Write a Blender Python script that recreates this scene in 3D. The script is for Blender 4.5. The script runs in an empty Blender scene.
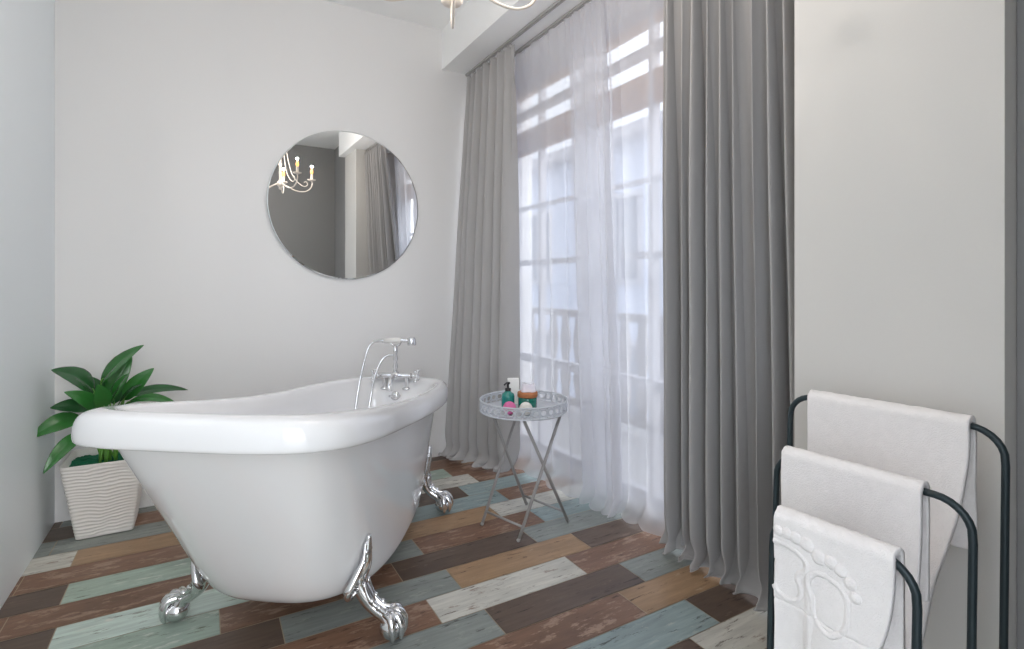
import bpy, bmesh, math, random
from mathutils import Vector, Matrix, noise
random.seed(11)
C = bpy.context.scene.collection
PI = math.pi
H = 1.1                                   # eye height in metres
YAW = math.radians(30.008)
SN, CS = math.sin(YAW), math.cos(YAW)
def dr(d, r, z=0.0):                      # eye-heights ahead / to the right of the eye -> metres in the room
    return Vector((H*(d*SN + r*CS), H*(d*CS - r*SN), H*z))

# ------------------------------------------------------------------ helpers
def lin(c):
    return tuple((x/255/12.92 if x/255 <= .04045 else ((x/255+.055)/1.055)**2.4) for x in c)
def obj(name, bm, mats, parent=None, smooth=True):
    me = bpy.data.meshes.new(name)
    bm.normal_update()
    bm.to_mesh(me); bm.free()
    if smooth:
        for p in me.polygons: p.use_smooth = True
    for m in (mats if isinstance(mats, (list, tuple)) else [mats]): me.materials.append(m)
    o = bpy.data.objects.new(name, me); C.objects.link(o)
    if parent: o.parent = parent
    return o
def auto_smooth(o, deg=35):
    me = o.data
    bm = bmesh.new(); bm.from_mesh(me)
    for e in bm.edges:
        if len(e.link_faces) == 2 and e.calc_face_angle(0) > math.radians(deg): e.smooth = False
    bm.to_mesh(me); bm.free()
    return o
def thing(name, label, cat, loc=(0,0,0), rz=0, group=None):
    o = bpy.data.objects.new(name, None); C.objects.link(o)
    o.location = loc; o.rotation_euler = (0,0,rz); o.empty_display_size = .05
    return tag(o, label, cat, group)
def tag(o, label, cat, group=None):
    o['label'] = label; o['category'] = cat
    if group: o['group'] = group
    return o
def struct(name, bm, m, label=None, smooth=False, parent=None):
    o = obj(name, bm, m, parent, smooth)
    if not parent: o['kind'] = 'structure'
    if label: o['label'] = label
    return o
def box(bm, x0, x1, y0, y1, z0, z1, mi=0):
    v = [bm.verts.new((x,y,z)) for x in (x0,x1) for y in (y0,y1) for z in (z0,z1)]
    for q in ((0,1,3,2),(4,6,7,5),(0,4,5,1),(2,3,7,6),(0,2,6,4),(1,5,7,3)):
        f = bm.faces.new([v[i] for i in q]); f.material_index = mi
    return v
def bevel(bm, w, seg=2):
    bmesh.ops.bevel(bm, geom=list(bm.edges), offset=w, segments=seg, affect='EDGES', profile=.7)
    return bm
def tube(bm, pts, rad, seg=10, caps=True, closed=False, mi=0):
    pts = [Vector(p) for p in pts]; n = len(pts)
    if not isinstance(rad, (list, tuple)): rad = [rad]*n
    tang = []
    for i in range(n):
        if closed: t = pts[(i+1)%n] - pts[i-1]
        else: t = pts[min(i+1,n-1)] - pts[max(i-1,0)]
        tang.append(t.normalized())
    up = Vector((0,0,1)) if abs(tang[0].z) < .9 else Vector((1,0,0))
    nx = (up - tang[0]*up.dot(tang[0])).normalized()
    rings = []
    for i in range(n):
        nx = (nx - tang[i]*nx.dot(tang[i])).normalized()
        ny = tang[i].cross(nx)
        rings.append([bm.verts.new(pts[i] + rad[i]*(nx*math.cos(2*PI*k/seg) + ny*math.sin(2*PI*k/seg))) for k in range(seg)])
    for i in range(n if closed else n-1):
        a, b = rings[i], rings[(i+1)%n]
        for k in range(seg):
            f = bm.faces.new((a[k], a[(k+1)%seg], b[(k+1)%seg], b[k])); f.material_index = mi
    if caps and not closed:
        bm.faces.new(rings[0][::-1]).material_index = mi; bm.faces.new(rings[-1]).material_index = mi
    return bm
def spline(pts, n=8):                     # Catmull-Rom through the points
    P = [Vector(p) for p in pts]; P = [P[0]*2-P[1]] + P + [P[-1]*2-P[-2]]
    out = []
    for i in range(1, len(P)-2):
        for k in range(n):
            t = k/n; a,b,c,d = P[i-1],P[i],P[i+1],P[i+2]
            out.append(.5*((2*b)+(c-a)*t+(2*a-5*b+4*c-d)*t*t+(3*b-a-3*c+d)*t**3))
    out.append(P[-2]); return out
def interp(xs, n):                        # resample a list of radii along spline(…, n)
    out = []
    for i in range(len(xs)-1):
        for k in range(n): out.append(xs[i]+(xs[i+1]-xs[i])*k/n)
    return out + [xs[-1]]
def lathe(bm, prof, seg=32, at=(0,0,0), mi=0, M=None):
    at = Vector(at); rings = []
    def put(p):
        p = Vector(p)
        return (M @ p if M else p) + at
    for r, z in prof:
        if r < 1e-6: rings.append([bm.verts.new(put((0,0,z)))])
        else: rings.append([bm.verts.new(put((r*math.cos(2*PI*k/seg), r*math.sin(2*PI*k/seg), z))) for k in range(seg)])
    for a, b in zip(rings, rings[1:]):
        for k in range(seg):
            if len(a) == 1 and len(b) == 1: continue
            if len(a) == 1: f = bm.faces.new((a[0], b[(k+1)%seg], b[k]))
            elif len(b) == 1: f = bm.faces.new((a[k], a[(k+1)%seg], b[0]))
            else: f = bm.faces.new((a[k], a[(k+1)%seg], b[(k+1)%seg], b[k]))
            f.material_index = mi
    return bm
def sphere(bm, c, r, seg=20, sq=(1,1,1), mi=0):
    n = seg//2
    prof = [(r*math.sin(PI*i/n) if 0<i<n else 0, -r*math.cos(PI*i/n)) for i in range(n+1)]
    return lathe(bm, prof, seg, c, mi, Matrix.Diagonal(sq))
def grid(bm, rows, closed=False):
    V = [[bm.verts.new(p) for p in r] for r in rows]
    for a, b in zip(V, V[1:]):
        m = len(a)
        for k in range(m if closed else m-1):
            bm.faces.new((a[k], a[(k+1)%m], b[(k+1)%m], b[k]))
    return V
def sstep(a, b, x):
    t = min(1, max(0, (x-a)/(b-a))); return t*t*(3-2*t)
def nz(x, y=0., z=0.): return noise.noise(Vector((x, y, z)))

# ------------------------------------------------------------------ materials
def nodes(name):
    m = bpy.data.materials.new(name); m.use_nodes = True
    return m, m.node_tree.nodes, m.node_tree.links
def mat(name, col, rough=.5, metal=0., coat=0., var=.04, scale=12., bump=0., bscale=60., spec=.5, sheen=0., stretch=(1,1,1)):
    m, N, L = nodes(name); b = N['Principled BSDF']
    b.inputs['Roughness'].default_value = rough; b.inputs['Metallic'].default_value = metal
    b.inputs['Coat Weight'].default_value = coat; b.inputs['Coat Roughness'].default_value = .04
    b.inputs['Specular IOR Level'].default_value = spec; b.inputs['Sheen Weight'].default_value = sheen
    tc = N.new('ShaderNodeTexCoord'); mp = N.new('ShaderNodeMapping'); mp.inputs['Scale'].default_value = stretch
    L.new(tc.outputs['Object'], mp.inputs['Vector'])
    no = N.new('ShaderNodeTexNoise'); no.inputs['Scale'].default_value = scale; no.inputs['Detail'].default_value = 4
    L.new(mp.outputs[0], no.inputs['Vector'])
    mx = N.new('ShaderNodeMix'); mx.data_type = 'RGBA'
    mx.inputs['A'].default_value = (*[c*(1-var) for c in col], 1); mx.inputs['B'].default_value = (*[min(1,c*(1+var)) for c in col], 1)
    L.new(no.outputs['Fac'], mx.inputs['Factor']); L.new(mx.outputs['Result'], b.inputs['Base Color'])
    if bump:
        n2 = N.new('ShaderNodeTexNoise'); n2.inputs['Scale'].default_value = bscale; n2.inputs['Detail'].default_value = 3
        L.new(mp.outputs[0], n2.inputs['Vector'])
        bp = N.new('ShaderNodeBump'); bp.inputs['Strength'].default_value = bump; bp.inputs['Distance'].default_value = .004
        L.new(n2.outputs['Fac'], bp.inputs['Height']); L.new(bp.outputs[0], b.inputs['Normal'])
    return m
def tile_mat(name, col, worn, amount, dark):
    """glazed wood-look plank tile: streaks along the plank, flaking paint patches"""
    m, N, L = nodes(name); b = N['Principled BSDF']
    tc = N.new('ShaderNodeTexCoord'); ge = N.new('ShaderNodeNewGeometry')
    ad = N.new('ShaderNodeVectorMath'); ad.operation = 'ADD'
    ml = N.new('ShaderNodeMath'); ml.operation = 'MULTIPLY'; ml.inputs[1].default_value = 37.
    L.new(ge.outputs['Random Per Island'], ml.inputs[0])
    L.new(tc.outputs['Object'], ad.inputs[0]); L.new(ml.outputs[0], ad.inputs[1])
    def no(sc, st, det=6, ro=.6):
        mp = N.new('ShaderNodeMapping'); mp.inputs['Scale'].default_value = st; L.new(ad.outputs[0], mp.inputs['Vector'])
        t = N.new('ShaderNodeTexNoise'); t.inputs['Scale'].default_value = sc; t.inputs['Detail'].default_value = det; t.inputs['Roughness'].default_value = ro
        L.new(mp.outputs[0], t.inputs['Vector']); return t
    def ramp(src, a, c):
        r = N.new('ShaderNodeMapRange'); r.inputs['From Min'].default_value = a; r.inputs['From Max'].default_value = c
        L.new(src, r.inputs['Value']); return r.outputs['Result']
    def mix(f, A, B):
        x = N.new('ShaderNodeMix'); x.data_type = 'RGBA'; L.new(f, x.inputs['Factor'])
        for s, v in (('A', A), ('B', B)):
            if isinstance(v, tuple): x.inputs[s].default_value = (*v, 1)
            else: L.new(v, x.inputs[s])
        return x.outputs['Result']
    grain = no(5, (1.2, 12, 1)); blot = no(2.2, (1, 2, 1), 3); flake = no(9, (1., 3.2, 1), 8, .72); fine = no(30, (1, 9, 1), 4)
    c = mix(ramp(grain.outputs['Fac'], .3, .7), tuple(x*.90 for x in col), tuple(min(1, x*1.28) for x in col))
    c = mix(ramp(blot.outputs['Fac'], .5, .85), c, tuple(x*.66 for x in col))
    c = mix(ramp(flake.outputs['Fac'], .66-amount, .74-amount), c, worn)
    f2 = no(13, (.8, 5, 1), 7, .7)
    c = mix(ramp(f2.outputs['Fac'], .595, .66), c, dark)
    L.new(c, b.inputs['Base Color'])
    r = N.new('ShaderNodeMapRange'); r.inputs['To Min'].default_value = .30; r.inputs['To Max'].default_value = .52
    L.new(fine.outputs['Fac'], r.inputs['Value']); L.new(r.outputs['Result'], b.inputs['Roughness'])
    bp = N.new('ShaderNodeBump'); bp.inputs['Strength'].default_value = .25; bp.inputs['Distance'].default_value = .002
    L.new(grain.outputs['Fac'], bp.inputs['Height']); L.new(bp.outputs[0], b.inputs['Normal'])
    b.inputs['Specular IOR Level'].default_value = .45
    return m
def cloth_mat(name, col, trans, through=0., weave=900., tcol=None):
    """fabric: diffuse + translucent, 'through' lets light straight through the open weave"""
    m, N, L = nodes(name); N.remove(N['Principled BSDF']); out = N['Material Output']
    tc = N.new('ShaderNodeTexCoord')
    no = N.new('ShaderNodeTexNoise'); no.inputs['Scale'].default_value = weave; no.inputs['Detail'].default_value = 2
    L.new(tc.outputs['Object'], no.inputs['Vector'])
    mx = N.new('ShaderNodeMix'); mx.data_type = 'RGBA'
    mx.inputs['A'].default_value = (*[c*.9 for c in col], 1); mx.inputs['B'].default_value = (*[min(1,c*1.1) for c in col], 1)
    L.new(no.outputs['Fac'], mx.inputs['Factor'])
    d = N.new('ShaderNodeBsdfDiffuse'); d.inputs['Roughness'].default_value = .5; t = N.new('ShaderNodeBsdfTranslucent')
    L.new(mx.outputs['Result'], d.inputs['Color'])
    if tcol: t.inputs['Color'].default_value = (*tcol, 1)
    else: L.new(mx.outputs['Result'], t.inputs['Color'])
    a = N.new('ShaderNodeMixShader'); a.inputs[0].default_value = trans
    L.new(d.outputs[0], a.inputs[1]); L.new(t.outputs[0], a.inputs[2])
    if through:
        tr = N.new('ShaderNodeBsdfTransparent'); b = N.new('ShaderNodeMixShader'); b.inputs[0].default_value = through
        L.new(a.outputs[0], b.inputs[1]); L.new(tr.outputs[0], b.inputs[2]); L.new(b.outputs[0], out.inputs[0])
    else: L.new(a.outputs[0], out.inputs[0])
    return m
def glass_mat(name, tint=(1,1,1), refl=.06):
    m, N, L = nodes(name); N.remove(N['Principled BSDF'])
    t = N.new('ShaderNodeBsdfTransparent'); t.inputs[0].default_value = (*tint, 1)
    g = N.new('ShaderNodeBsdfGlossy'); g.inputs['Roughness'].default_value = .02
    x = N.new('ShaderNodeMixShader'); x.inputs[0].default_value = refl
    L.new(t.outputs[0], x.inputs[1]); L.new(g.outputs[0], x.inputs[2]); L.new(x.outputs[0], N['Material Output'].inputs[0])
    return m
def emit_mat(name, col, s):
    m, N, L = nodes(name); b = N['Principled BSDF']
    b.inputs['Base Color'].default_value = (*col, 1); b.inputs['Emission Color'].default_value = (*col, 1); b.inputs['Emission Strength'].default_value = s
    return m
WALL = mat('white_wall_paint', lin((232,231,230)), .55, var=.012, scale=2, bump=.04, bscale=140)
LWALL = mat('cool_white_wall_paint', lin((236,242,245)), .5, var=.012, scale=2, bump=.04, bscale=140)
CEIL = mat('ceiling_paint', lin((249,249,248)), .7, var=.01)
GREY = mat('grey_wall_paint', lin((148,147,146)), .42, var=.03, scale=3, bump=.04, bscale=120)
GROUT = mat('grout', lin((176,160,138)), .8, var=.1, scale=30)
ACRYL = mat('white_acrylic', lin((236,236,237)), .12, coat=.6, var=.004)
CHROME = mat('chrome', (.80,.80,.81), .09, 1., var=.02)
MIRR = mat('silvered_glass', (.86,.87,.87), .005, 1., var=.0)
MEDGE = mat('ground_glass_edge', lin((190,200,198)), .25, var=.02)
STEEL = mat('track_metal', lin((190,188,186)), .4, .6, var=.05)
TWHITE = mat('white_powder_coat', lin((160,157,154)), .4, var=.03)
RACKM = mat('dark_slate_metal', lin((42,54,58)), .35, .25, var=.08, scale=40)
TERRY = mat('terry_towel', lin((243,238,235)), .95, var=.05, scale=60, bump=.5, bscale=420, sheen=.3, spec=.1)
CERAM = mat('matt_white_planter', lin((226,222,217)), .55, var=.02)
MOSS = mat('green_moss', lin((16,104,72)), .9, var=.5, scale=70, bump=.6)
LEAF = mat('leaf_green', lin((48,112,48)), .26, var=.28, scale=9, bump=.08, bscale=70, spec=.6)
LEAFD = mat('dark_leaf_green', lin((34,86,42)), .26, var=.28, scale=9, bump=.08, bscale=70, spec=.6)
PETI = mat('leaf_stalk', lin((96,150,62)), .4, var=.1)
DRAPE = cloth_mat('grey_drape', lin((188,186,185)), .12, tcol=lin((190,174,160)))
SHEER = cloth_mat('white_voile', (.84,.84,.84), .62, .30, tcol=(.88,.88,.92))
BULB = emit_mat('warm_bulb', (1,.50,.14), 1.6)
CHWHITE = mat('ivory_metal', lin((236,226,214)), .45, var=.04)
WINWOOD = mat('brown_window_wood', lin((176,122,62)), .5, var=.15, scale=14, stretch=(1,1,8))
WINGREY = mat('pale_window_frame', lin((188,186,190)), .5, var=.04)
GLASS = glass_mat('window_glass')
RAILW = mat('railing_wood', lin((138,130,126)), .6, var=.15)
FACADE = mat('neighbour_plaster', lin((196,204,222)), .8, var=.06, scale=3)
DECK = mat('balcony_floor', lin((160,158,156)), .8, var=.1)
TEAL = mat('teal_liquid', lin((28,128,118)), .15, coat=.4, var=.1)
TEALD = mat('green_jar', lin((12,110,92)), .18, coat=.5, var=.1)
BLACKP = mat('black_plastic', lin((28,27,27)), .35, var=.05)
PAPER = mat('white_card', lin((238,237,233)), .6, var=.01)
CORK = mat('wooden_lid', lin((176,112,68)), .55, var=.2, scale=40, stretch=(1,1,6))
PINK = mat('pink_bath_bomb', lin((214,112,160)), .85, var=.1, scale=60, bump=.4, bscale=300)
PEARL = mat('white_bath_bomb', lin((226,224,216)), .85, var=.08, scale=60, bump=.4, bscale=300)
LILAC = mat('pale_cloth', lin((232,228,236)), .9, var=.03, bump=.3, bscale=300)
TRAYF = mat('tray_white_paint', lin((196,199,205)), .3, var=.03)

# ------------------------------------------------------------------ the room
XL, YB, ZC = -.597, 3.182, 2.728
XBM, ZBM = 1.319, 2.475                   # beam face and underside
XP, YP0, YP1 = 1.386, .43, .868           # pier face
XW = 1.80; YE = -.30
# floor : wood-look plank tiles, rows run across the room
TW, TL, TY0 = .1361*H, .5385*H, 1.8708*H
kinds = ['brown', 'dark', 'tan', 'white', 'bluegrey', 'blue', 'mint', 'paleteal']
TM = [GROUT,
  tile_mat('tile_brown', lin((126,95,76)), lin((166,138,118)), .13, lin((74,48,36))),
  tile_mat('tile_dark', lin((98,82,71)), lin((128,110,98)), .07, lin((52,40,34))),
  tile_mat('tile_tan', lin((160,130,100)), lin((186,160,132)), .06, lin((96,70,50))),
  tile_mat('tile_white', lin((200,197,187)), lin((150,130,114)), .07, lin((92,78,64))),
  tile_mat('tile_bluegrey', lin((136,141,136)), lin((160,164,156)), .09, lin((84,84,80))),
  tile_mat('tile_blue', lin((144,159,158)), lin((180,186,178)), .09, lin((78,84,82))),
  tile_mat('tile_mint', lin((162,178,164)), lin((204,210,198)), .10, lin((112,116,98))),
  tile_mat('tile_paleteal', lin((198,212,202)), lin((224,226,214)), .09, lin((122,124,108)))]
off = {-8:1.10,-7:1.24,-6:1.12,-5:1.205,-4:1.083,-3:1.225,-2:1.107,-1:1.243,0:1.117,1:1.272,2:1.146,3:1.285,4:1.163,5:1.32,6:1.187}
# colour of the tile that ENDS on the right at off+k*TL, k = 1, 0, -1, -2, -3
cols = {-8:'dark brown dark bluegrey dark', -7:'tan brown dark brown dark', -6:'brown mint brown bluegrey bluegrey', -5:'brown white brown tan white',
 -4:'blue dark tan brown brown', -3:'brown blue white mint dark', -2:'white tan dark brown brown', -1:'blue brown bluegrey paleteal dark',
 0:'bluegrey dark brown mint brown', 1:'dark tan bluegrey dark brown', 2:'brown white brown bluegrey mint', 3:'bluegrey dark bluegrey brown tan',
 4:'tan brown white dark blue', 5:'dark blue tan brown white', 6:'white dark mint brown tan'}
bm = bmesh.new()
box(bm, XL-.15, 2.0, YE-.15, YB+.15, -.10, -.002)
for r in range(-10, 20):
    y1 = TY0 - r*TW; y0 = y1 - TW
    o0 = off.get(r, 1.12 + .14*(r % 2)); cl = cols.get(r)
    for k in range(2, -6, -1):
        x1 = (o0 + k*.5385)*H; x0 = x1 - TL
        if x1 < XL-.05 or x0 > 1.95 or y1 < YE-.1 or y0 > YB+.1: continue
        nm = cl.split()[1-k] if cl and -3 <= k <= 1 else random.choice(kinds)
        g = .0016
        a, b_, c, d = max(x0, XL-.1)+g, min(x1, 1.98)-g, max(y0, YE-.12)+g, min(y1, YB+.12)-g
        if b_-a < .01 or d-c < .01: continue
        vs = [bm.verts.new(p) for p in ((a,c,0),(b_,c,0),(b_,d,0),(a,d,0))]
        f = bm.faces.new(vs); f.material_index = 1 + kinds.index(nm)
struct('floor', bm, TM, 'multicoloured wood-look plank tiles laid across the room')
bm = bmesh.new(); box(bm, XL-.15, XBM, YE-.15, YB+.15, ZC, ZC+.12); box(bm, XBM, 2.0, YE-.15, YP0, ZC, ZC+.12)
struct('ceiling', bm, CEIL)
bm = bmesh.new(); box(bm, XBM, 2.0, YP0, YB, ZBM, ZC+.12)
struct('trim_1', bm, CEIL, 'white boxed beam above the curtains')
bm = bmesh.new(); box(bm, XL-.15, 2.0, YB, YB+.15, -.1, ZC+.12)
struct('wall_back', bm, WALL)
bm = bmesh.new(); box(bm, -.008, -.005, YB-.0006, YB+.001, .0, ZC)
struct('trim_2', bm, WALL, 'faint vertical panel joint on the back wall')
# left wall with its own window, nearer the eye than the photograph shows
LY0, LY1, LZ0, LZ1 = 1.30, 2.02, 1.15, 2.30
bm = bmesh.new()
box(bm, XL-.15, XL, LY1, YB, -.1, ZC+.12); box(bm, XL-.15, XL, YE-.15, LY0, -.1, ZC+.12)
box(bm, XL-.15, XL, LY0, LY1, -.1, LZ0); box(bm, XL-.15, XL, LY0, LY1, LZ1, ZC+.12)
struct('wall_left', bm, LWALL)
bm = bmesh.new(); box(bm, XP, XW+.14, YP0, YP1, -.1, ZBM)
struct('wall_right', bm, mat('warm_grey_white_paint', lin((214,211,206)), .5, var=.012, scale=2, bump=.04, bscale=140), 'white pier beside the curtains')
bm = bmesh.new(); box(bm, XP+.06, XW+.14, YE-.15, YP0-.001, -.1, ZC+.12)
struct('wall_recess', bm, GREY, 'grey painted wall set back beside the white pier')
DX0, DX1, DZ = -.50, .50, 2.30             # unseen doorway behind the eye, added to let in fill light
bm = bmesh.new(); box(bm, XL-.15, DX0, YE-.15, YE, -.1, ZC+.12); box(bm, DX1, 2.0, YE-.15, YE, -.1, ZC+.12); box(bm, DX0, DX1, YE-.15, YE, DZ, ZC+.12)
struct('wall_front', bm, GREY)
bm = bmesh.new(); box(bm, DX0, DX0+.03, YE-.16, YE+.012, 0, DZ); box(bm, DX1-.03, DX1, YE-.16, YE+.012, 0, DZ); box(bm, DX0+.03, DX1-.03, YE-.16, YE+.012, DZ-.03, DZ)
struct('fill_doorway', bm, WINGREY, 'frame of the unseen doorway added to the grey wall for fill light')
# window wall
WY0, WY1, WZ0, WZ1 = .95, 3.155, .06, 2.418
bm = bmesh.new()
box(bm, XW, XW+.14, YP1, WY0, -.1, ZBM); box(bm, XW, XW+.14, WY1, YB, -.1, ZBM)
box(bm, XW, XW+.14, WY0, WY1, WZ1, ZBM); box(bm, XW, XW+.14, WY0, WY1, -.1, WZ0)
struct('wall_window', bm, WALL)
def window_frame(name, verts, horis, x0, x1, y0, y1, z0, z1, m, border=.05):
    root = bpy.data.objects.new(name, None); C.objects.link(root); root['kind'] = 'structure'
    bm = bmesh.new()
    for a, b_ in ((y0, y0+border), (y1-border, y1)): box(bm, x0, x1, a, b_, z0, z1)
    for a, b_ in ((z0, z0+border), (z1-border, z1)): box(bm, x0, x1, y0+border, y1-border, a, b_)
    struct('window_frame', bm, m, parent=root)
    for (y, w) in verts:
        bm = bmesh.new(); box(bm, x0+.005, x1-.005, y-w/2, y+w/2, z0+border, z1-border); struct('mullion', bm, WINGREY, parent=root)
    for (z, w, mm) in horis:
        bm = bmesh.new(); box(bm, x0+.008, x1-.008, y0+border, y1-border, z-w/2, z+w/2); struct('transom', bm, mm, parent=root)
    bm = bmesh.new(); box(bm, (x0+x1)/2-.002, (x0+x1)/2+.002, y0+border, y1-border, z0+border, z1-border)
    struct('pane', bm, GLASS, parent=root)
    return root
window_frame('window_1', [(2.816,.022),(2.32,.11),(1.85,.03),(1.38,.11)], [(2.352,.032,WINWOOD),(2.218,.045,WINGREY),(2.034,.15,WINWOOD),(1.24,.035,WINGREY),(1.60,.02,WINGREY),(.62,.05,WINGREY)],
             XW+.02, XW+.075, WY0, WY1, WZ0, WZ1, WINGREY, .05)
window_frame('window_2', [(1.66,.05)], [(1.72,.05,WINGREY)], XL-.10, XL-.04, LY0, LY1, LZ0, LZ1, WINGREY, .06)

# ------------------------------------------------------------------ outside the window
bm = bmesh.new(); box(bm, XW+.14, XW+1.15, .2, 4.6, -.2, -.02)
struct('balcony_floor', bm, DECK)
xr = XW+.95
t = thing('balcony_railing', 'carved wooden balcony railing outside the curtained window', 'railing', (xr, 2.4, -.02))
bm = bmesh.new(); box(bm, -.04, .04, -2.1, 2.1, .84, .90); bevel(bm, .008); obj('top_rail', bm, RAILW, t, False)
bm = bmesh.new(); box(bm, -.03, .03, -2.1, 2.1, .08, .14); bevel(bm, .008); obj('bottom_rail', bm, RAILW, t, False)
base = None
for i in range(22):
    y = -2.0 + i*.19
    if base is None:
        bm = bmesh.new()
        prof = [(.035,.14),(.035,.2),(.055,.26),(.062,.32),(.04,.40),(.03,.46),(.045,.52),(.064,.60),(.060,.68),(.038,.76),(.035,.84)]
        L_ = [[Vector((sx*.012, s*w, z)) for z in [p[1] for p in prof] for w in [0]] for sx in () for s in ()]
        rows = []
        sm = spline([(w, z, 0) for w, z in prof], 3)
        rows = [[(-.012,-p.x,p.y),(.012,-p.x,p.y),(.012,p.x,p.y),(-.012,p.x,p.y)] for p in sm]
        V = grid(bm, rows, True); bm.faces.new(V[0][::-1]); bm.faces.new(V[-1])
        base = obj('baluster', bm, RAILW, t, False); base.location = (0, y, 0)
    else:
        c = base.copy(); C.objects.link(c); c.parent = t; c.location = (0, y, 0)
t = thing('neighbouring_building', 'pale plaster house across the street seen through the voile', 'building', (7.2, 8, -3))
bm = bmesh.new(); box(bm, 0, 3, -11, 11, 0, 6.9); obj('wall', bm, FACADE, t, False)
bm = bmesh.new(); box(bm, -.35, 3.2, -11.2, 11.2, 6.9, 7.1); obj('roof', bm, WINGREY, t, False)
for zz in (1.2, 4.1):
    for i in range(7):
        y = -9.5 + i*3.0
        bm = bmesh.new()
        box(bm, -.05, .0, y, y+.1, zz, zz+1.8); box(bm, -.05, .0, y+1.1, y+1.2, zz, zz+1.8); box(bm, -.05, 0, y+.1, y+1.1, zz, zz+.1); box(bm, -.05, 0, y+.1, y+1.1, zz+1.7, zz+1.8)
        box(bm, -.05, 0, y+.57, y+.63, zz+.1, zz+1.7)
        w = obj('window', bm, WINGREY, t, False)
        bm = bmesh.new(); box(bm, -.02, -.01, y+.1, y+1.1, zz+.1, zz+1.7); obj('pane', bm, mat('far_glass', (.10,.12,.16), .1), w, False)

# ------------------------------------------------------------------ curtains
def phase_fn(n, seed, jitter):
    rnd = random.Random(seed); w = [1+rnd.uniform(-jitter, jitter) for _ in range(n)]; s = sum(w); acc = [0]
    for x in w: acc.append(acc[-1]+x/s)
    amp = [rnd.uniform(.55, 1.2) for _ in range(n+1)]
    def f(u):
        u = min(max(u, 0), .99999)
        for i in range(n):
            if u < acc[i+1]:
                q = (u-acc[i])/(acc[i+1]-acc[i]); return i+q, amp[i]*(1-q)+amp[i+1]*q
        return n, amp[n]
    return f
def curtain(yt, yb, xt, xb, ztop, nf, amp, seed, nu, nv, puddle=.06, curl=-.06, pleat=.012, jit=.35, bunch=None):
    """yt/yb: (start,end) along the wall at the track / the floor; xt, xb functions of u"""
    f = phase_fn(nf, seed, jit); bm = bmesh.new(); rows = []
    for j in range(nv+1):
        t = (j/nv)                        # 0 top .. 1 end of the cloth
        total = ztop + puddle; s = t*total
        row = []
        for i in range(nu+1):
            u = i/nu; ph, am = f(u)
            fall = min(1, s/ztop)
            wander = .25*nz(u*6, fall*1.3, seed)*fall
            wav = math.sin(2*PI*(ph+wander)); wav = wav*.95 + .10*math.sin(4*PI*(ph+wander)+1.1+seed) + .30*nz(u*nf*.35, fall*.9, seed+9)*fall
            top = sstep(0, .12, fall)
            ub = u if bunch is None else (u**bunch if bunch > 1 else 1-(1-u)**(1/bunch))
            a = amp*(.55+.45*sstep(.02,.5,fall))*am*(.45+.55*top) * (1+.25*sstep(.5,.9,fall)-.45*sstep(.93,1,fall))
            x = xt(u)*(1-fall) + xb(u)*fall + a*wav + pleat*(1-top)*math.cos(2*PI*ph*2)
            y = (yt[0]+(yt[1]-yt[0])*ub)*(1-fall) + (yb[0]+(yb[1]-yb[0])*ub)*fall + .35*a*math.cos(2*PI*(ph+wander))*(.4+.6*top)
            z = ztop - s
            lo = .13*(1+.4*nz(u*nf*.35, 3, seed))
            over = max(0, s-(ztop-lo))
            if over > 0:                  # the hem crumples on the floor and swings out
                q = min(1., over/(lo+puddle))
                z = .004 + lo*(1-q)**1.6 + .018*q*(1+nz(u*nf*1.5, q*3, seed+4))
                x += curl*q*q*(1+.7*nz(u*nf*.5, q, seed+5)) + .016*math.sin(q*7+3*nz(u*nf*.7, 1, seed+2))*q*(1-q*.5) + .008*nz(u*nf*1.2, q*4, seed+7)*q
                y += .02*nz(u*nf*1.2, q*3, seed+6)*q
            row.append((x, y, max(z, .004)))
        rows.append(row)
    grid(bm, rows)
    return bm
def solid(o, th):
    md = o.modifiers.new('thickness', 'SOLIDIFY'); md.thickness = th; md.offset = 0
ZT = 2.452
lft = thing('curtain', 'grey floor-length curtain gathered in the far corner by the back wall', 'curtain', (0,0,0), 0, 'grey blackout curtains')
o = obj('drape', curtain((2.57,3.13), (2.66,3.14), lambda u: 1.49, lambda u: 1.53-.16*u, ZT-.012, 7, .054, 3, 240, 130, .12, -.06), DRAPE, lft); solid(o, .003)
rgt = thing('curtain', 'grey floor-length curtain hanging beside the white pier', 'curtain', (0,0,0), 0, 'grey blackout curtains')
o = obj('drape', curtain((1.435,.885), (1.60,.89), lambda u: 1.49, lambda u: 1.675-.02*u, ZT-.012, 10, .066, 8, 320, 130, .12, -.045), DRAPE, rgt); solid(o, .003)
for par, ys in ((lft, [2.60+.065*i for i in range(9)]), (rgt, [.92+.066*i for i in range(9)])):
    for y in ys:
        bm = bmesh.new(); tube(bm, [(1.49+.011*math.cos(a), y, ZT-.012+.013*math.sin(a)) for a in [2*PI*k/12 for k in range(12)]], .0022, 6, closed=True)
        obj('hook', bm, STEEL, par)
def sheer(name, label, yt, yb, seed, nf, xt, xb, amp, bunch):
    o = obj(name, curtain(yt, yb, xt, xb, ZT, nf, amp, seed, 300, 80, .03, -.05, .006, jit=.5, bunch=bunch), SHEER)
    return tag(o, label, 'curtain', 'white voile curtains')
sheer('voile_curtain', 'sheer white voile panel behind the small round tray table', (1.93,2.74), (1.90,2.76), 21, 8, lambda u: 1.60, lambda u: 1.67-.03*u, .030, 1.7)
sheer('voile_curtain', 'sheer white voile panel next to the grey curtain by the pier', (1.30,2.22), (1.46,2.20), 27, 9, lambda u: 1.625, lambda u: 1.73, .028, 1/1.7)
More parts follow.
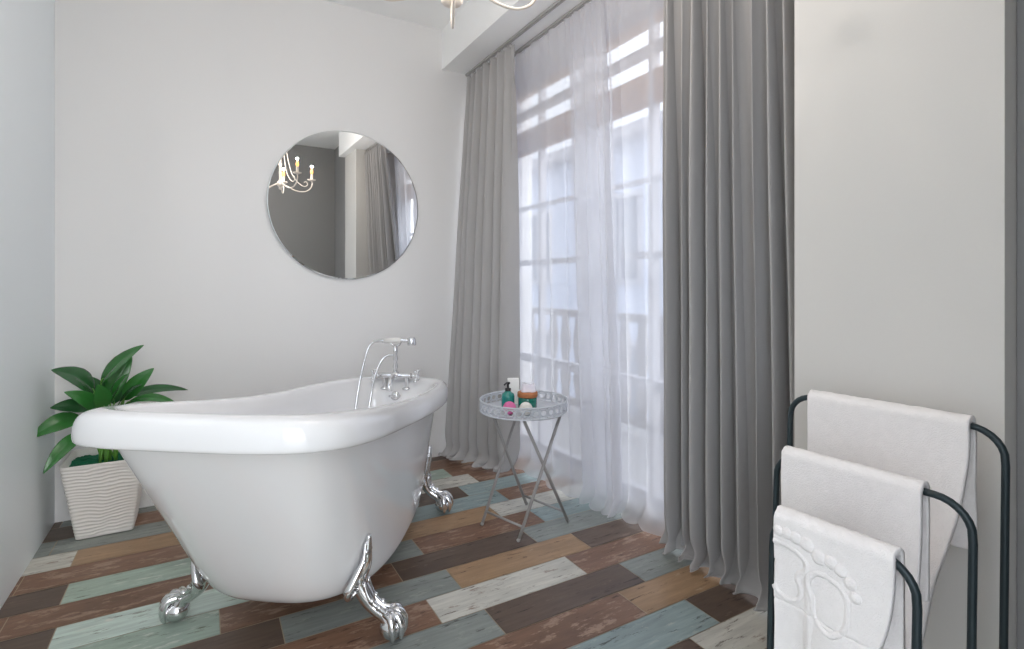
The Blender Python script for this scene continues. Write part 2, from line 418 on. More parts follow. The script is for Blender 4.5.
for x, lab in ((1.49, 'grey metal curtain track carrying the grey curtains'), (1.60, 'grey metal curtain track carrying the white voile')):
    bm = bmesh.new(); box(bm, x-.011, x+.011, YP1+.01, YB-.01, ZBM-.014, ZBM-.0005); bevel(bm, .003)
    box(bm, x-.003, x+.003, YP1+.01, YB-.01, ZBM-.018, ZBM-.013)
    tag(obj('curtain_track', bm, STEEL, None, False), lab, 'curtain track', 'curtain tracks')

# ------------------------------------------------------------------ mirror
t = thing('mirror', 'round frameless mirror hung on the white back wall', 'mirror', (.724, YB-.012, 1.560), math.radians(.65))
R = .431
bm = bmesh.new(); Mx = Matrix.Rotation(PI/2, 4, 'X')
lathe(bm, [(0,.006),(R-.006,.006),(R,.003)], 96, (0,0,0), 0, Mx.to_3x3()); obj('glass', bm, MIRR, t, False)
bm = bmesh.new(); lathe(bm, [(R,.003),(R,-.003),(R-.02,-.005),(0,-.005)], 96, (0,0,0), 0, Mx.to_3x3()); obj('backing', bm, MEDGE, t, False)

# ------------------------------------------------------------------ bathtub (local x along the tub to its far end, y to the left)
TUB_A = math.radians(90) - (YAW + math.radians(7))
tub = thing('bathtub', 'white freestanding slipper bathtub on chrome claw feet', 'bathtub', dr(1.875, -.63), TUB_A)
A_, B_ = .830, .346
def sup(th, a, b, n):
    c, s = math.cos(th), math.sin(th)
    return a*math.copysign(abs(c)**(2/n), c), b*math.copysign(abs(s)**(2/n), s)
def plan(th, off=0.):
    n = 3.7    # blunter at the near end
    x, y = sup(th, A_+off, B_+off, n)
    q = x/A_; y *= 1 - .03*q + (.37*q*q if q < 0 else 0)
    return x, y
def bplan(th):
    x, y = sup(th, .53, .268, 2.8); y *= 1 - .16*(x/.53); return x+.105, y
def zrim(x):
    q = max(0., min(1., (1-x/A_)/2)); return .605 + .185*q**1.2 - .022*math.sin(PI*q)**2
NT = 320
prof = [(0,0),(.05,.012),(.10,.035),(.16,.075),(.24,.15),(.33,.25),(.45,.39),(.57,.53),(.70,.68),(.82,.82),(.92,.94),(.96,1.)]
ZB = .125
rows = []
TH = [2*PI*k/NT for k in range(NT)]
for sc in (.02, .4, .8, .93):
    rows.append([(.105+(bplan(t_)[0]-.105)*sc, bplan(t_)[1]*sc, ZB-.012*(1-sc)*0 + (.0 if sc < .9 else .0)) for t_ in TH])
def body(th, q, t_):
    bx, by = bplan(th); px, py = plan(th, -.055); zt = zrim(px)-.070
    return (bx+(px-bx)*q/.96, by+(py-by)*q/.96, ZB+(zt-ZB)*t_)
P = spline([(a, b, 0) for a, b in prof], 3)
for p in P: rows.append([body(th, p.x, p.y) for th in TH])
lip = [(-.052,-.074),(-.030,-.080),(-.010,-.083),(-.001,-.080),(.002,-.070),(.002,-.050),(-.001,-.030),(-.008,-.013),(-.020,-.004),(-.038,0),(-.056,-.003),(-.072,-.013),(-.084,-.035)]
for p in spline([(a, b, 0) for a, b in lip], 2)[:]:
    r = []
    for th in TH:
        px, py = plan(th, p.x); r.append((px, py, zrim(plan(th)[0])+p.y))
    rows.append(r)
inner = [(.93,.94),(.80,.80),(.66,.64),(.52,.48),(.38,.32),(.26,.19),(.15,.10),(.05,.05),(-.1,.03)]
for q, t_ in inner:
    r = []
    for th in TH:
        bx, by = bplan(th); px, py = plan(th, -.095); zt = zrim(plan(th)[0])-.03; zb = ZB+.03
        r.append((.105+((bx-.105)*.92+(px-.105-(bx-.105)*.92)*q), by*.92+(py-by*.92)*q, zb+(zt-zb)*t_))
    rows.append(r)
bm = bmesh.new(); V = grid(bm, rows, True)
bm.faces.new(V[0][::-1]); 
cen = bm.verts.new((.105, 0, ZB+.028))
for k in range(NT): bm.faces.new((V[-1][k], V[-1][(k+1)%NT], cen))
bmesh.ops.recalc_face_normals(bm, faces=bm.faces)
obj('basin', bm, ACRYL, tub)
def side(u, z):                            # half width of the outer shell at x=u, height z
    best = None
    for k in range(1, 160):
        th = PI*k/160
        for p in P:
            b_ = body(th, p.x, p.y); d_ = abs(b_[0]-u)*2 + abs(b_[2]-z)
            if best is None or d_ < best[0]: best = (d_, b_[1])
    return best[1]
def claw_leg(u, s):
    """cabriole leg: leaf tip on the shell, scrolled knee, shank, ball clutched by talons"""
    bm = bmesh.new(); bv = (.362 if s > 0 else .366) if u < 0 else .295
    w = lambda z, e=0.: side(u, z) + e
    pts = [(u, w(.31,.008), .318), (u, w(.27,.012), .275), (u, w(.22,.014), .228), (u, w(.17,.012), .178), (u, bv-.082, .125), (u, bv-.060, .094), (u, bv-.026, .072), (u, bv-.010, .058)]
    rad = [.007, .013, .019, .030, .026, .019, .019, .026]
    tube(bm, [(p[0], s*p[1], p[2]) for p in spline(pts, 5)], interp(rad, 5), 14)
    for sg in (-1, 1):                     # acanthus scrolls either side of the knee
        sc = [(u+sg*.010, w(.29,.006), .300), (u+sg*.020, w(.24,.012), .246), (u+sg*.040, w(.20,.010), .205), (u+sg*.056, w(.16,.008), .165), (u+sg*.044, w(.14,.020), .140), (u+sg*.030, w(.16,.026), .158)]
        tube(bm, [(p[0], s*p[1], p[2]) for p in spline(sc, 5)], interp([.004,.009,.012,.013,.010,.006], 5), 9)
        rg = [(u+sg*.016, w(.17,.036), .176), (u+sg*.015, bv-.066, .128), (u+sg*.012, bv-.036, .098), (u+sg*.016, bv-.006, .086)]
        tube(bm, [(p[0], s*p[1], p[2]) for p in spline(rg, 5)], interp([.006,.009,.008,.010], 5), 8)
    for k in range(6):                     # beaded ridge up the front of the leg
        z = .150+.024*k; sphere(bm, (u, s*(w(z, .030-.003*k)), z), .0085-.0009*k, 10, (1.2,1,1.2))
    for k in range(4):
        q = k/3; z = .128-.058*q; vv = bv-.095+.072*q
        for sg in (-1, 1): sphere(bm, (u+sg*.017, s*(vv+.012), z+.012), .0085, 10, (1,1.3,1.2))
    for sg in (-1, 1):
        for k in range(5):
            z = .150+.030*k; sphere(bm, (u+sg*(.040-.0065*k), s*w(z,.016), z), .012-.0014*k, 10, (1.1,.8,1.3))
    o = obj('leg', bm, CHROME, tub)
    bm = bmesh.new(); sphere(bm, (u, s*bv, .036), .035, 24, (1.1, 1.08, 1.0)); obj('ball', bm, CHROME, o)
    bm = bmesh.new()
    for a in (-1.15, -.4, .4, 1.15):       # talons over the ball
        dx, dy = math.sin(a), math.cos(a)
        tl = [(u+dx*.012, bv-.019+dy*.006, .082), (u+dx*.034, bv-.003+dy*.026, .080), (u+dx*.046, bv+dy*.040, .054), (u+dx*.043, bv+dy*.040, .026), (u+dx*.038, bv+dy*.036, .010)]
        tube(bm, [(p[0], s*p[1], p[2]) for p in spline(tl, 4)], interp([.012,.013,.011,.009,.004], 4), 9)
    obj('talons', bm, CHROME, o)
for u in (-.365, .55):
    for s in (-1, 1): claw_leg(u, s)
bm = bmesh.new(); lathe(bm, [(0,.004),(.026,.004),(.03,.002),(.03,-.002)], 28, (.62, 0, ZB+.034)); obj('drain', bm, CHROME, tub)

# ------------------------------------------------------------------ bath tap with hand shower on the tub's far rim
tap = thing('bath_tap', 'chrome bath mixer tap with hand shower on the bathtub far rim', 'tap', tub.matrix_basis @ Vector((.735, .008, .566)), TUB_A)
def part(name, build, m=CHROME, par=None):
    bm = bmesh.new(); build(bm); return obj(name, bm, m, par or tap)
def T(*args, **k): return lambda bm: tube(bm, *args, **k)
def tap_body(bm):
    tube(bm, spline([(0,-.085,.055),(0,-.04,.055),(0,.04,.055),(0,.085,.055)], 6), interp([.014,.016,.016,.014], 6), 14)
    sphere(bm, (0,0,.055), .026, 18)
    for y in (-.06, .06):
        tube(bm, spline([(0,y,.055),(0,y,.03),(.004,y,.004),(.006,y,-.012)], 5), interp([.011,.010,.010,.013], 5), 12)
        lathe(bm, [(0,-.002),(.024,-.002),(.024,.004),(.014,.010)], 20, (.006, y, -.014))
part('body', tap_body)
def spout(bm):
    tube(bm, spline([(-.01,0,.055),(-.04,0,.052),(-.075,0,.040),(-.090,0,.015),(-.092,0,-.005)], 6), interp([.013,.014,.013,.013,.015], 6), 14)
part('spout', spout)
for s in (-1, 1):
    def hnd(bm):
        tube(bm, [(0, s*.085, .055), (0, s*.112, .055)], .012, 14)
        sphere(bm, (0, s*.115, .055), .014, 14)
        for k in range(4):
            a = PI/4 + k*PI/2; e = (.034*math.cos(a), s*.116, .055+.034*math.sin(a))
            tube(bm, [(0, s*.116, .055), e], [.007,.006], 8); sphere(bm, e, .0095, 12)
    part('handle', hnd)
def riser(bm):
    z = [.07,.09,.10,.13,.14,.17,.18,.215]; r = [.012,.010,.013,.009,.013,.009,.012,.010]
    tube(bm, [(0,0,q) for q in z], r, 14)
    for s in (-1, 1): tube(bm, spline([(0,0,.212),(0,s*.018,.216),(0,s*.030,.236)], 4), .006, 8)
part('riser', riser)
def handset(bm):
    tube(bm, spline([(0,.115,.232),(0,.08,.236),(0,.0,.240),(0,-.07,.241)], 6), interp([.008,.012,.012,.010], 6), 14)
    lathe(bm, [(0,.018),(.017,.018),(.020,.010),(.024,-.016),(.022,-.022),(0,-.024)], 20, (0,-.088,.238))
hs = part('handset', handset)
def grip(bm): tube(bm, [(0,-.03,.240),(0,.06,.238)], .0145, 16)
part('grip', grip, mat('white_porcelain', lin((236,234,230)), .15), hs)
def hose(bm):
    pts = [(0,.115,.232),(-.012,.142,.20),(-.05,.158,.10),(-.095,.165,-.02),(-.13,.165,-.13),(-.15,.15,-.20),(-.145,.13,-.215),(-.125,.11,-.16),(-.09,.10,-.05),(-.045,.092,.06),(-.012,.07,.135),(0,.04,.160),(0,.01,.162)]
    tube(bm, spline(pts, 10), .0058, 9)
part('hose', hose)
bm = bmesh.new(); tube(bm, [(0,-.03,0),(0,.03,0)], .006, 10); lathe(bm, [(0,.006),(.022,.004),(.024,-.006)], 22, (.006,0,0), 0, Matrix.Rotation(-PI/2,3,'Y'))
o = obj('overflow', bm, CHROME, tub); o.location = (.700, .0, .520)

# ------------------------------------------------------------------ plant in white planter
pc = Vector((-.378, 3.012, 0))
plant = thing('potted_plant', 'leafy green plant in a ribbed white planter in the corner', 'plant', pc)
bm = bmesh.new()
def pot_pt(s, t_, inset=0.):               # s around the square 0..4, t_ height 0..1
    hw = .103 + (.151-.103)*t_ - inset; k = int(s) % 4; f = s-int(s)
    rc = .12
    # rounded square via superellipse
    a = PI/4 + s*PI/2
    c, n_ = math.cos(a), math.sin(a); e = 14
    rr = hw/((abs(c)**e + abs(n_)**e)**(1/e))
    return rr*c, rr*n_
rows = []
NS, NZ = 240, 90
for j in range(NZ+1):
    t_ = j/NZ; z = .328*t_; row = []
    for i in range(NS):
        s = 4*i/NS; x, y = pot_pt(s, t_); l = math.hypot(x, y)
        ph = z*2*PI/.0150 + 4.2*nz(s*2.6, z*9, 2) + 1.8*nz(s*6, z*16, 5)
        dd = .0020*math.sin(ph)*sstep(0, .03, t_)*sstep(1, .96, t_)
        row.append((x*(1+dd/l), y*(1+dd/l), z+.003))
    rows.append(row)
for t_, ins in ((1.0,.008),(.86,.010)):
    rows.append([(*pot_pt(4*i/NS, t_, ins), .003+.328*t_) for i in range(NS)])
V = grid(bm, rows, True); bm.faces.new(V[0][::-1])
obj('planter', bm, CERAM, plant)
bm = bmesh.new(); rows = []
for j in range(13):
    q = j/12; rows.append([(x_*q, y_*q, .300+.012*nz(x_*q*40, y_*q*40, 1)+.006*nz(x_*q*110, y_*q*110, 4)) for x_, y_ in [pot_pt(4*i/NS, .9, .010) for i in range(NS)]])
grid(bm, rows, True); bmesh.ops.remove_doubles(bm, verts=bm.verts, dist=.0004); obj('moss', bm, MOSS, plant)
def px3(px, py, Y):                        # a point of the room that lies on that sight line, Y metres away along the room
    a = YAW + math.atan((px-512)/532.8); X = Y*math.tan(a)
    d = (X*SN + Y*CS); return Vector((X, Y, H - (py-284.2)/532.8*d))
def leaf(base, tip, width, droop, roll, m, root=None):
    """blade from base to tip with a folded midrib, arching over, plus its stalk from the pot"""
    base, tip = Vector(base)-pc, Vector(tip)-pc
    ax = tip-base; Lg = ax.length; ax.normalize()
    nn = Vector((0,0,.75)) + (Vector((0,0,H))-pc-base).normalized()*.75
    nn = (nn - ax*nn.dot(ax)).normalized()
    sd = ax.cross(nn).normalized(); up = nn
    sd2 = sd*math.cos(roll) + up*math.sin(roll); up2 = -sd*math.sin(roll) + up*math.cos(roll)
    rows = []; n = 22; mm = 8
    for i in range(n+1):
        t_ = i/n; c = base + ax*Lg*t_ + up*droop*Lg*4*t_*(1-t_) 
        w = 1.45*width*(math.sin(PI*max(0., t_)**.82)**.72)*(1-.12*t_) if 0 < t_ < 1 else .0008
        r = []
        for k in range(-mm, mm+1):
            v = k/mm
            lift = .22*w*(abs(v)**1.0) - .10*w*v*v + .010*math.sin(t_*34+abs(v)*4)*w*4*abs(v)*.25
            r.append(c + sd2*w*v*.96 + up2*lift)
        rows.append(r)
    bm = bmesh.new(); grid(bm, rows); o = obj('leaf', bm, m, plant); solid(o, .0012)
    rt = Vector(root) if root else Vector((random.uniform(-.03,.03), random.uniform(-.03,.03), .296))
    mid = rt*.5 + base*.5 + Vector((0,0,.03))
    bm = bmesh.new(); tube(bm, spline([rt, mid, base, base+(ax+up*droop*3)*Lg*.12], 6), interp([.0055,.0045,.0035,.002], 6), 8)
    obj('stalk', bm, PETI, plant)
Y0 = 2.98
leaves = [ # base px, tip px, depth of base/tip (m), width, droop, roll, dark
 ((101,383),(144,345), 2.98,2.96, .036, .10, .35, 0),
 ((94,392),(51,370), 2.98,2.92, .046, .16, -.2, 1),
 ((82,417),(31,438), 2.98,2.88, .030, .14, .25, 0),
 ((84,432),(43,474), 2.98,2.84, .022, .16, .3, 0),
 ((92,408),(50,408), 3.00,2.96, .026, .10, .2, 1),
 ((124,398),(188,390), 3.00,2.99, .022, .14, .15, 1),
 ((126,404),(180,406), 2.97,2.90, .022, .22, .2, 0),
 ((124,400),(154,368), 2.98,2.95, .026, .08, -.5, 0),
 ((110,402),(128,374), 2.92,2.88, .038, .06, .6, 0),
 ((106,404),(88,376), 3.03,3.06, .030, .10, -.3, 1),
 ((98,410),(64,392), 2.94,2.86, .024, .12, .5, 0),
 ((114,404),(112,366), 3.04,3.07, .034, .08, -.3, 1),
 ((118,406),(142,384), 2.96,2.90, .022, .10, .4, 1),
 ((104,408),(98,384), 2.90,2.84, .026, .06, .2, 0),
 ((108,400),(132,356), 3.03,3.05, .028, .08, -.4, 0),
]
for (b0, t0, yb, yt, w, dp, rl, dk) in leaves:
    leaf(px3(*b0, yb), px3(*t0, yt), w, dp, rl, LEAFD if dk else LEAF)

# ------------------------------------------------------------------ round tray table
tcen = dr(2.23, .048)
tab = thing('tray_table', 'small round white metal tray table with folding crossed legs', 'table', tcen)
RT, ZT0 = .198, .520
bm = bmesh.new(); lathe(bm, [(0,ZT0),(RT-.004,ZT0),(RT,ZT0+.003),(RT,ZT0+.006),(RT-.004,ZT0+.006),(0,ZT0+.006)], 72); obj('tray', bm, TRAYF, tab)
bm = bmesh.new()
def ring(r, z, rad, n=72): tube(bm, [(r*math.cos(2*PI*k/n), r*math.sin(2*PI*k/n), z) for k in range(n)], rad, 8, closed=True)
ring(RT, ZT0+.004, .0042); ring(RT, ZT0+.016, .002); ring(RT, ZT0+.044, .002); ring(RT+.001, ZT0+.052, .0040)
n = 34
for k in range(n):
    a = 2*PI*k/n; c = Vector((RT*math.cos(a), RT*math.sin(a), ZT0+.030)); tx = Vector((-math.sin(a), math.cos(a), 0))
    tube(bm, [c + tx*.0155*math.cos(q) + Vector((0,0,.0135*math.sin(q))) for q in [2*PI*j/14 for j in range(14)]], .0030, 6, closed=True)
    a2 = a+PI/n; c2 = Vector((RT*math.cos(a2), RT*math.sin(a2), ZT0))
    tube(bm, [c2+Vector((0,0,.016)), c2+Vector((0,0,.044))], .0018, 5)
    for zz in (.010, .048): sphere(bm, c2+Vector((0,0,zz)), .0042, 8)
obj('tray_rim', bm, TRAYF, tab)
def leg(fd, fr, tx_, ty_):
    f = dr(fd, fr) - tcen
    bm = bmesh.new(); tube(bm, [(f.x, f.y, .004), (tx_, ty_, ZT0-.002)], .0075, 10); sphere(bm, (f.x,f.y,.008), .009, 10)
    obj('leg', bm, TWHITE, tab); return f
fA, fB, fC, fD = [dr(*q)-tcen for q in ((2.205,-.124),(2.065,.025),(2.235,.235),(2.41,.065))]
# each frame leans across to the opposite side
def topof(foot, other): v = (other-foot)*.86; return foot + v
tA, tB, tC, tD = topof(fA, fD), topof(fB, fC), topof(fC, fB), topof(fD, fA)
ins = (fC-fD).normalized()*.018
for f, tp, o_ in ((fA,tA,Vector()),(fB,tB,Vector()),(fC,tC,-ins),(fD,tD,ins)):
    bm = bmesh.new(); tube(bm, [(f.x,f.y,.006), (tp.x+o_.x, tp.y+o_.y, ZT0-.001)], .0072, 10); sphere(bm, (f.x,f.y,.009), .0088, 10); obj('leg', bm, TWHITE, tab)
def along(f, tp, q): return Vector((f.x+(tp.x-f.x)*q, f.y+(tp.y-f.y)*q, .006+(ZT0-.007)*q))
for a, b_, q in (((fA,tA),(fB,tB),.10), ((fC,tC-ins),(fD,tD+ins),.10), ((fA,tA),(fB,tB),.985), ((fC,tC-ins),(fD,tD+ins),.985)):
    bm = bmesh.new(); tube(bm, [along(*a,q), along(*b_,q)], .0055, 8); obj('crossbar', bm, TWHITE, tab)

# things on the tray (placed in eye-heights ahead / right)
ZTR = ZT0+.0065
def on(px, d): p = dr(d, (px-512)/532.8*d); return (p.x, p.y, ZTR)
t = thing('pump_bottle', 'teal pump bottle with a black pump on the tray', 'bottle', on(508, 2.245)); t.scale = (.92,.92,.90)
bm = bmesh.new(); lathe(bm, [(0,0),(.030,0),(.033,.004),(.033,.060),(.030,.074),(.016,.084),(.013,.090),(0,.090)], 32); obj('bottle', bm, TEAL, t)
bm = bmesh.new(); lathe(bm, [(.015,.089),(.015,.102),(.006,.104),(.006,.122),(.011,.123),(.011,.133),(0,.134)], 20)
tube(bm, spline([(0,0,.129),(-.018,-.012,.130),(-.034,-.024,.126)], 4), .0042, 8); obj('pump', bm, BLACKP, t)
t = tag(obj('box', bevel((lambda b: (box(b, -.027,.027,-.014,.014,0,.122), b)[1])(bmesh.new()), .0025), PAPER, None, False), 'tall white carton standing behind the teal pump bottle', 'box')
t.location = on(513.2, 2.325); t.rotation_euler = (0,0,-.45)
t = thing('cosmetic_jar', 'green glass jar with a flat wooden lid on the tray', 'jar', on(527.5, 2.25))
bm = bmesh.new(); lathe(bm, [(0,0),(.040,0),(.044,.004),(.044,.046),(.040,.052),(0,.052)], 36); obj('jar', bm, TEALD, t)
bm = bmesh.new(); lathe(bm, [(0,.052),(.045,.052),(.047,.055),(.047,.071),(.045,.074),(0,.074)], 36); obj('lid', bm, CORK, t)
t = thing('folded_cloth', 'small white folded cloth on the wooden jar lid', 'cloth', Vector(on(528.5, 2.25))+Vector((0,0,.0745)))
bm = bmesh.new(); rows = []
for j in range(9):
    q = j/8; w = 1-.12*q
    rows.append([(.034*w*math.copysign(abs(math.cos(a))**.6, math.cos(a)), .024*w*math.copysign(abs(math.sin(a))**.6, math.sin(a)), .036*q+.004*math.sin(a*3+1)*q) for a in [2*PI*k/40 for k in range(40)]])
V = grid(bm, rows, True); bm.faces.new(V[0][::-1]); c_ = bm.verts.new((0,0,.030))
for k in range(40): bm.faces.new((V[-1][k], V[-1][(k+1)%40], c_))
o = obj('cloth', bm, LILAC, t); t.rotation_euler = (0,0,-.5)
def bomb(px, d, r, m, label):
    bm = bmesh.new(); sphere(bm, (0,0,r), r, 24); ringz = [(r*1.006*math.cos(2*PI*k/36), r*1.006*math.sin(2*PI*k/36), r) for k in range(36)]
    tube(bm, ringz, .0009, 5, closed=True)
    o = tag(obj('bath_bomb', bm, m), label, 'bath bomb', 'bath bombs on the tray'); o.location = on(px, d)
bomb(509.5, 2.13, .029, PINK, 'round pink bath bomb in front of the pump bottle')
bomb(525.8, 2.12, .029, PEARL, 'round white bath bomb in front of the green jar')

# ------------------------------------------------------------------ towel rack
rk_rot = math.radians(3.0)                  # the far end stands a little further into the room
rack = thing('towel_rack', 'dark metal three-tier towel rack standing before the white pier', 'towel rack', (0,0,0))
tiers = [ # X near centre, Y near end, Y far end, rail height
 (1.285, .400, .808, .825), (1.115, .390, .735, .727), (.955, .404, .640, .658)]
RR = .0066
def railpt(ti, q, z=None, dx=0.):           # q 0 near .. 1 far
    X, y0, y1, zr = tiers[ti]; y = y0+(y1-y0)*q
    return Vector((X - (y-.58)*math.tan(rk_rot) + dx, y, zr if z is None else z))
for ti, (X, y0, y1, zr) in enumerate(tiers):
    c = .055; q = c/(y1-y0)
    pts = [railpt(ti, 0, .012, -.02), railpt(ti, 0, zr*.5, -.010), railpt(ti, 0, zr-c-.01)]
    for k in range(1, 7):
        a = k/7*PI/2; pts.append(railpt(ti, q*(1-math.cos(a)), zr-c+c*math.sin(a)))
    pts += [railpt(ti, q), railpt(ti, .5), railpt(ti, 1-q)]
    for k in range(1, 7):
        a = k/7*PI/2; pts.append(railpt(ti, 1-q+q*math.sin(a), zr-c+c*math.cos(a)))
    pts += [railpt(ti, 1, zr-c-.01), railpt(ti, 1, zr*.5, -.010), railpt(ti, 1, .012, -.02)]
    bm = bmesh.new(); tube(bm, pts, RR, 12); obj('rail', bm, RACKM, rack)
for q in (0, 1):
    bm = bmesh.new(); tube(bm, [railpt(0, q, .0085, -.02)+Vector((.04,0,0)), railpt(1, q, .0085, -.02), railpt(2, q, .0085, -.02)], .0078, 12); obj('foot_bar', bm, RACKM, rack)

def towel(ti, q0, q1, front, back, seed, label, nu=90, feet=False, swing=.03, flare=0., taper=0., th=.010):
    X, y0, y1, zr = tiers[ti]; rows = []
    rr = RR + th/2 + .002
    path = []
    n1, n2 = (300 if feet else 150, 50)
    for j in range(n1+1): path.append(('f', (1-j/n1)*front))
    for k in range(1, 12): path.append(('a', k/12*PI))
    for j in range(n2+1): path.append(('b', j/n2*back))
    for kind, v in path:
        row = []
        for i in range(nu+1):
            u = i/nu                        # 0 near end .. 1 far end
            q = q0+(q1-q0)*u; p = railpt(ti, q)
            if kind == 'a':
                x = -rr*math.cos(v); z = rr*math.sin(v); dy = 0
            else:
                s = -1 if kind == 'f' else 1
                fold = nz(u*3.2, v*1.2, seed)*.016 + .010*math.sin(u*7.5+seed)
                g = sstep(0, .35, v)
                x = s*rr + (fold + (-swing if kind == 'f' else swing*.5)*v/.4)*g
                z = -v; dy = 0
                if kind == 'f':
                    near = 1-u
                    dy = taper*near**3*g*v/.4; x += -flare*near**4*g
            relief = 0
            if feet and kind == 'f': relief = foot_relief(1-u, v)
            z += .002*nz(u*14, v*14, seed+3)
            row.append((p.x + x - relief, p.y + dy + .002*nz(u*3, v*12, seed), p.z + z))
        rows.append(row)
    bm = bmesh.new(); grid(bm, rows)
    o = tag(obj('towel', bm, TERRY), label, 'towel', 'white towels on the rack'); solid(o, th)
    return o
def blob(x, y, cx, cy, rx, ry, rot=0.):
    dx, dy = x-cx, y-cy; c, s = math.cos(rot), math.sin(rot)
    return math.hypot((dx*c+dy*s)/rx, (-dx*s+dy*c)/ry)
def foot_relief(a, v):
    """a: 0 at the far (picture left) side .. 1 near side; v: metres below the rail"""
    x = a*.2; h = 0.
    def sole(ds):
        k = .0045                           # smooth union of the ellipses
        d = -k*math.log(sum(math.exp(-min(q*r/k, 60)) for q, r in ds))
        return max(0, 1-abs(d)/.0034)*.0034 - .0016*sstep(0,-.004,d)
    E = lambda cx, cy, rx, ry, rot=0.: (blob(x, v, cx, cy, rx, ry, rot)-1, min(rx, ry))
    h += .6*sole([E(.024,.064,.040,.022,.15), E(.022,.090,.022,.03), E(.026,.118,.026,.024)])
    h += .6*sole([E(.100,.096,.036,.028,.35), E(.106,.128,.032,.034)])
    for cx, cy, r in ((.063,.026,.0115),(.043,.021,.0095),(.026,.020,.0088),(.010,.021,.008),(.084,.040,.0120),(.104,.038,.0100),(.121,.047,.0095),(.137,.061,.0088),(.147,.080,.008)):
        dd = blob(x, v, cx, cy, r*.86, r*.9)
        if dd < 1: h = max(h, .0038*math.sqrt(1-dd*dd))
    h += .003*math.exp(-((x-.068)/.007)**2)*sstep(.04,.10,v)      # soft crease between the prints
    h -= .0016*math.exp(-((v-.150)/.003)**2)                      # woven border
    return h
towel(0, .12, .87, .50, .25, 2, 'large white towel over the tallest rail nearest the pier', swing=.03, taper=.05, flare=.03, th=.011)
towel(1, .195, .935, .29, .20, 5, 'medium white towel over the middle rail of the rack', swing=.01, taper=.015, th=.010)
towel(2, .105, .94, .42, .36, 8, 'small white bath mat with embossed footprints over the lowest rail', nu=210, feet=True, swing=.012, taper=.12, flare=.03, th=.011)

# ------------------------------------------------------------------ chandelier
cpos = Vector((.605, 1.368, ZC))
ch = thing('chandelier', 'white wrought metal candle chandelier hanging above the bathtub', 'chandelier', cpos)
zf = 1.908-ZC                               # lowest point of the finial
bm = bmesh.new(); lathe(bm, [(0,0),(.055,0),(.052,-.012),(.030,-.028),(.010,-.036),(0,-.036)], 32); obj('ceiling_rose', bm, CHWHITE, ch)
bm = bmesh.new(); tube(bm, [(0,0,-.03),(0,0,zf+.40)], .004, 8)
for k in range(7):
    zc = -.05-k*.045
    if zc > zf+.40: tube(bm, [((.009*math.cos(a) if k%2 else 0), (0 if k%2 else .009*math.cos(a)), zc+.024*math.sin(a)) for a in [2*PI*j/12 for j in range(12)]], .0024, 6, closed=True)
obj('chain', bm, CHWHITE, ch)
bm = bmesh.new(); lathe(bm, [(0,zf),(.008,zf+.004),(.012,zf+.014),(.007,zf+.024),(.020,zf+.036),(.030,zf+.052),(.022,zf+.070),(.010,zf+.085),(.009,zf+.20),(.015,zf+.22),(.009,zf+.24),(.008,zf+.36),(.014,zf+.38),(.006,zf+.41),(0,zf+.412)], 24); obj('stem', bm, CHWHITE, ch)
NA = 5
for k in range(NA):
    a = 2*PI*k/NA - .07; e = Vector((math.cos(a), math.sin(a), 0)); zz = Vector((0,0,1))
    P3 = lambda r, z: e*r*1.13 + zz*(zf+z)
    bm = bmesh.new()
    tube(bm, spline([P3(.018,.055),P3(.06,.035),(P3(.11,.008)),P3(.17,.004),P3(.215,.030),P3(.235,.075),P3(.232,.105)], 7), .0048, 8)
    tube(bm, spline([P3(.010,.37),P3(.045,.33),P3(.060,.25),P3(.085,.15),P3(.13,.08),P3(.175,.052),P3(.20,.07),P3(.19,.095),P3(.172,.088)], 6), .0034, 7)
    arm = obj('arm', bm, CHWHITE, ch)
    bm = bmesh.new(); M_ = P3(.232,.105); lathe(bm, [(0,-.004),(.012,0),(.030,.006),(.036,.014),(.033,.015),(.012,.009),(0,.008)], 24, M_); obj('drip_cup', bm, CHWHITE, arm)
    bm = bmesh.new(); lathe(bm, [(.011,.008),(.011,.060),(.008,.062),(0,.062)], 16, M_); obj('candle', bm, CHWHITE, arm)
    bm = bmesh.new(); lathe(bm, [(0,.060),(.006,.062),(.0125,.074),(.013,.084),(.009,.100),(.004,.113),(0,.120)], 16, M_); obj('bulb', bm, BULB, arm)
    ld = bpy.data.lights.new('bulb_light', 'POINT'); ld.energy = 2.8; ld.color = (1,.93,.87); ld.shadow_soft_size = .008
    lo = bpy.data.objects.new('bulb_light', ld); C.objects.link(lo); lo.parent = ch; lo.location = M_ + Vector((0,0,.128))

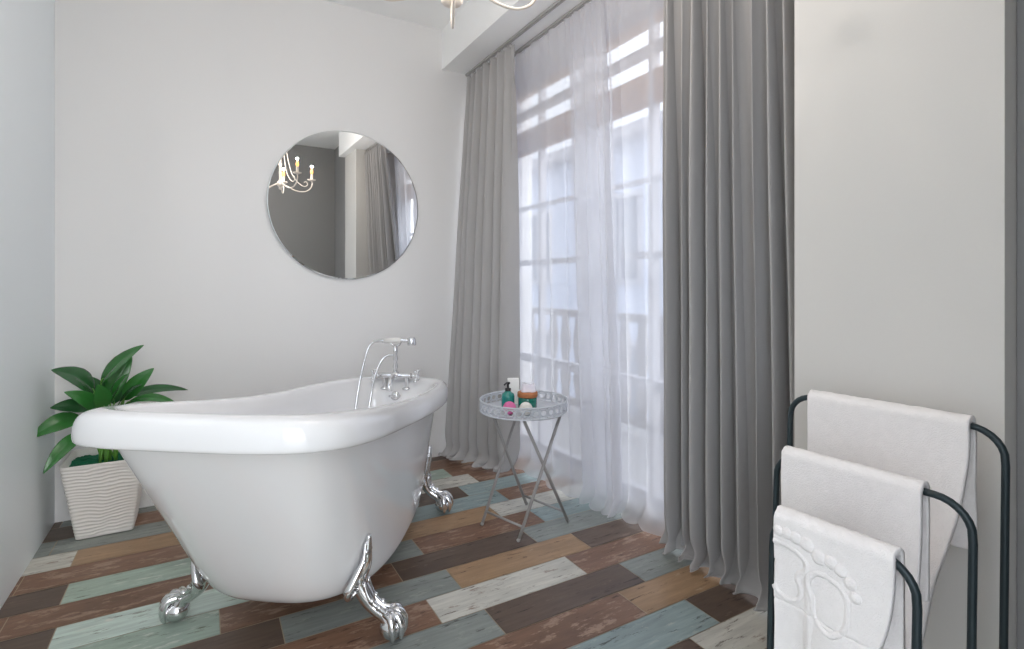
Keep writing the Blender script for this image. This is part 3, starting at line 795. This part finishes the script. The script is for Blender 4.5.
# ------------------------------------------------------------------ sky, lamps, camera
w = bpy.data.worlds.new('sky'); bpy.context.scene.world = w; w.use_nodes = True
N, L = w.node_tree.nodes, w.node_tree.links
tc = N.new('ShaderNodeTexCoord'); sx = N.new('ShaderNodeSeparateXYZ'); L.new(tc.outputs['Generated'], sx.inputs[0])
dt = N.new('ShaderNodeVectorMath'); dt.operation = 'DOT_PRODUCT'; dt.inputs[1].default_value = (.6, -1., 0); L.new(tc.outputs['Generated'], dt.inputs[0])
mr = N.new('ShaderNodeMapRange'); mr.inputs['From Min'].default_value = -.6; mr.inputs['From Max'].default_value = 1.
mr.inputs['To Min'].default_value = 1.2; mr.inputs['To Max'].default_value = 4.9
L.new(dt.outputs['Value'], mr.inputs['Value'])
rp = N.new('ShaderNodeMapRange'); rp.inputs['From Min'].default_value = -.06; rp.inputs['From Max'].default_value = .06
rp.inputs['To Min'].default_value = .35; rp.inputs['To Max'].default_value = 1.0
L.new(sx.outputs['Z'], rp.inputs['Value'])
mu = N.new('ShaderNodeMath'); mu.operation = 'MULTIPLY'; L.new(mr.outputs[0], mu.inputs[0]); L.new(rp.outputs[0], mu.inputs[1])
cm = N.new('ShaderNodeMix'); cm.data_type = 'RGBA'; cm.inputs['A'].default_value = (.82,.89,1.,1); cm.inputs['B'].default_value = (.96,.98,1.,1)
cr = N.new('ShaderNodeMapRange'); cr.inputs['From Min'].default_value = .6; cr.inputs['From Max'].default_value = 1.0; L.new(dt.outputs['Value'], cr.inputs['Value']); L.new(cr.outputs[0], cm.inputs['Factor'])
bg = N['Background']; L.new(cm.outputs['Result'], bg.inputs['Color']); L.new(mu.outputs[0], bg.inputs['Strength'])

cam = bpy.data.cameras.new('camera'); co = bpy.data.objects.new('camera', cam); C.objects.link(co)
co.location = (0, 0, H); co.rotation_euler = (PI/2, 0, -YAW)
cam.sensor_width = 36; cam.lens = 36*532.8/1024; cam.shift_y = -(324.5-284.2)/1024; cam.clip_start = .02
sc = bpy.context.scene; sc.camera = co
sc.view_settings.view_transform = 'Standard'; sc.view_settings.look = 'None'; sc.view_settings.gamma = 1
sc.view_settings.use_curve_mapping = False; sc.view_settings.exposure = 0.45
sc.cycles.max_bounces = 12; sc.cycles.diffuse_bounces = 8; sc.cycles.transparent_max_bounces = 16
sc.cycles.caustics_reflective = False; sc.cycles.caustics_refractive = False; sc.cycles.sample_clamp_indirect = 6
sc.cycles.use_denoising = True
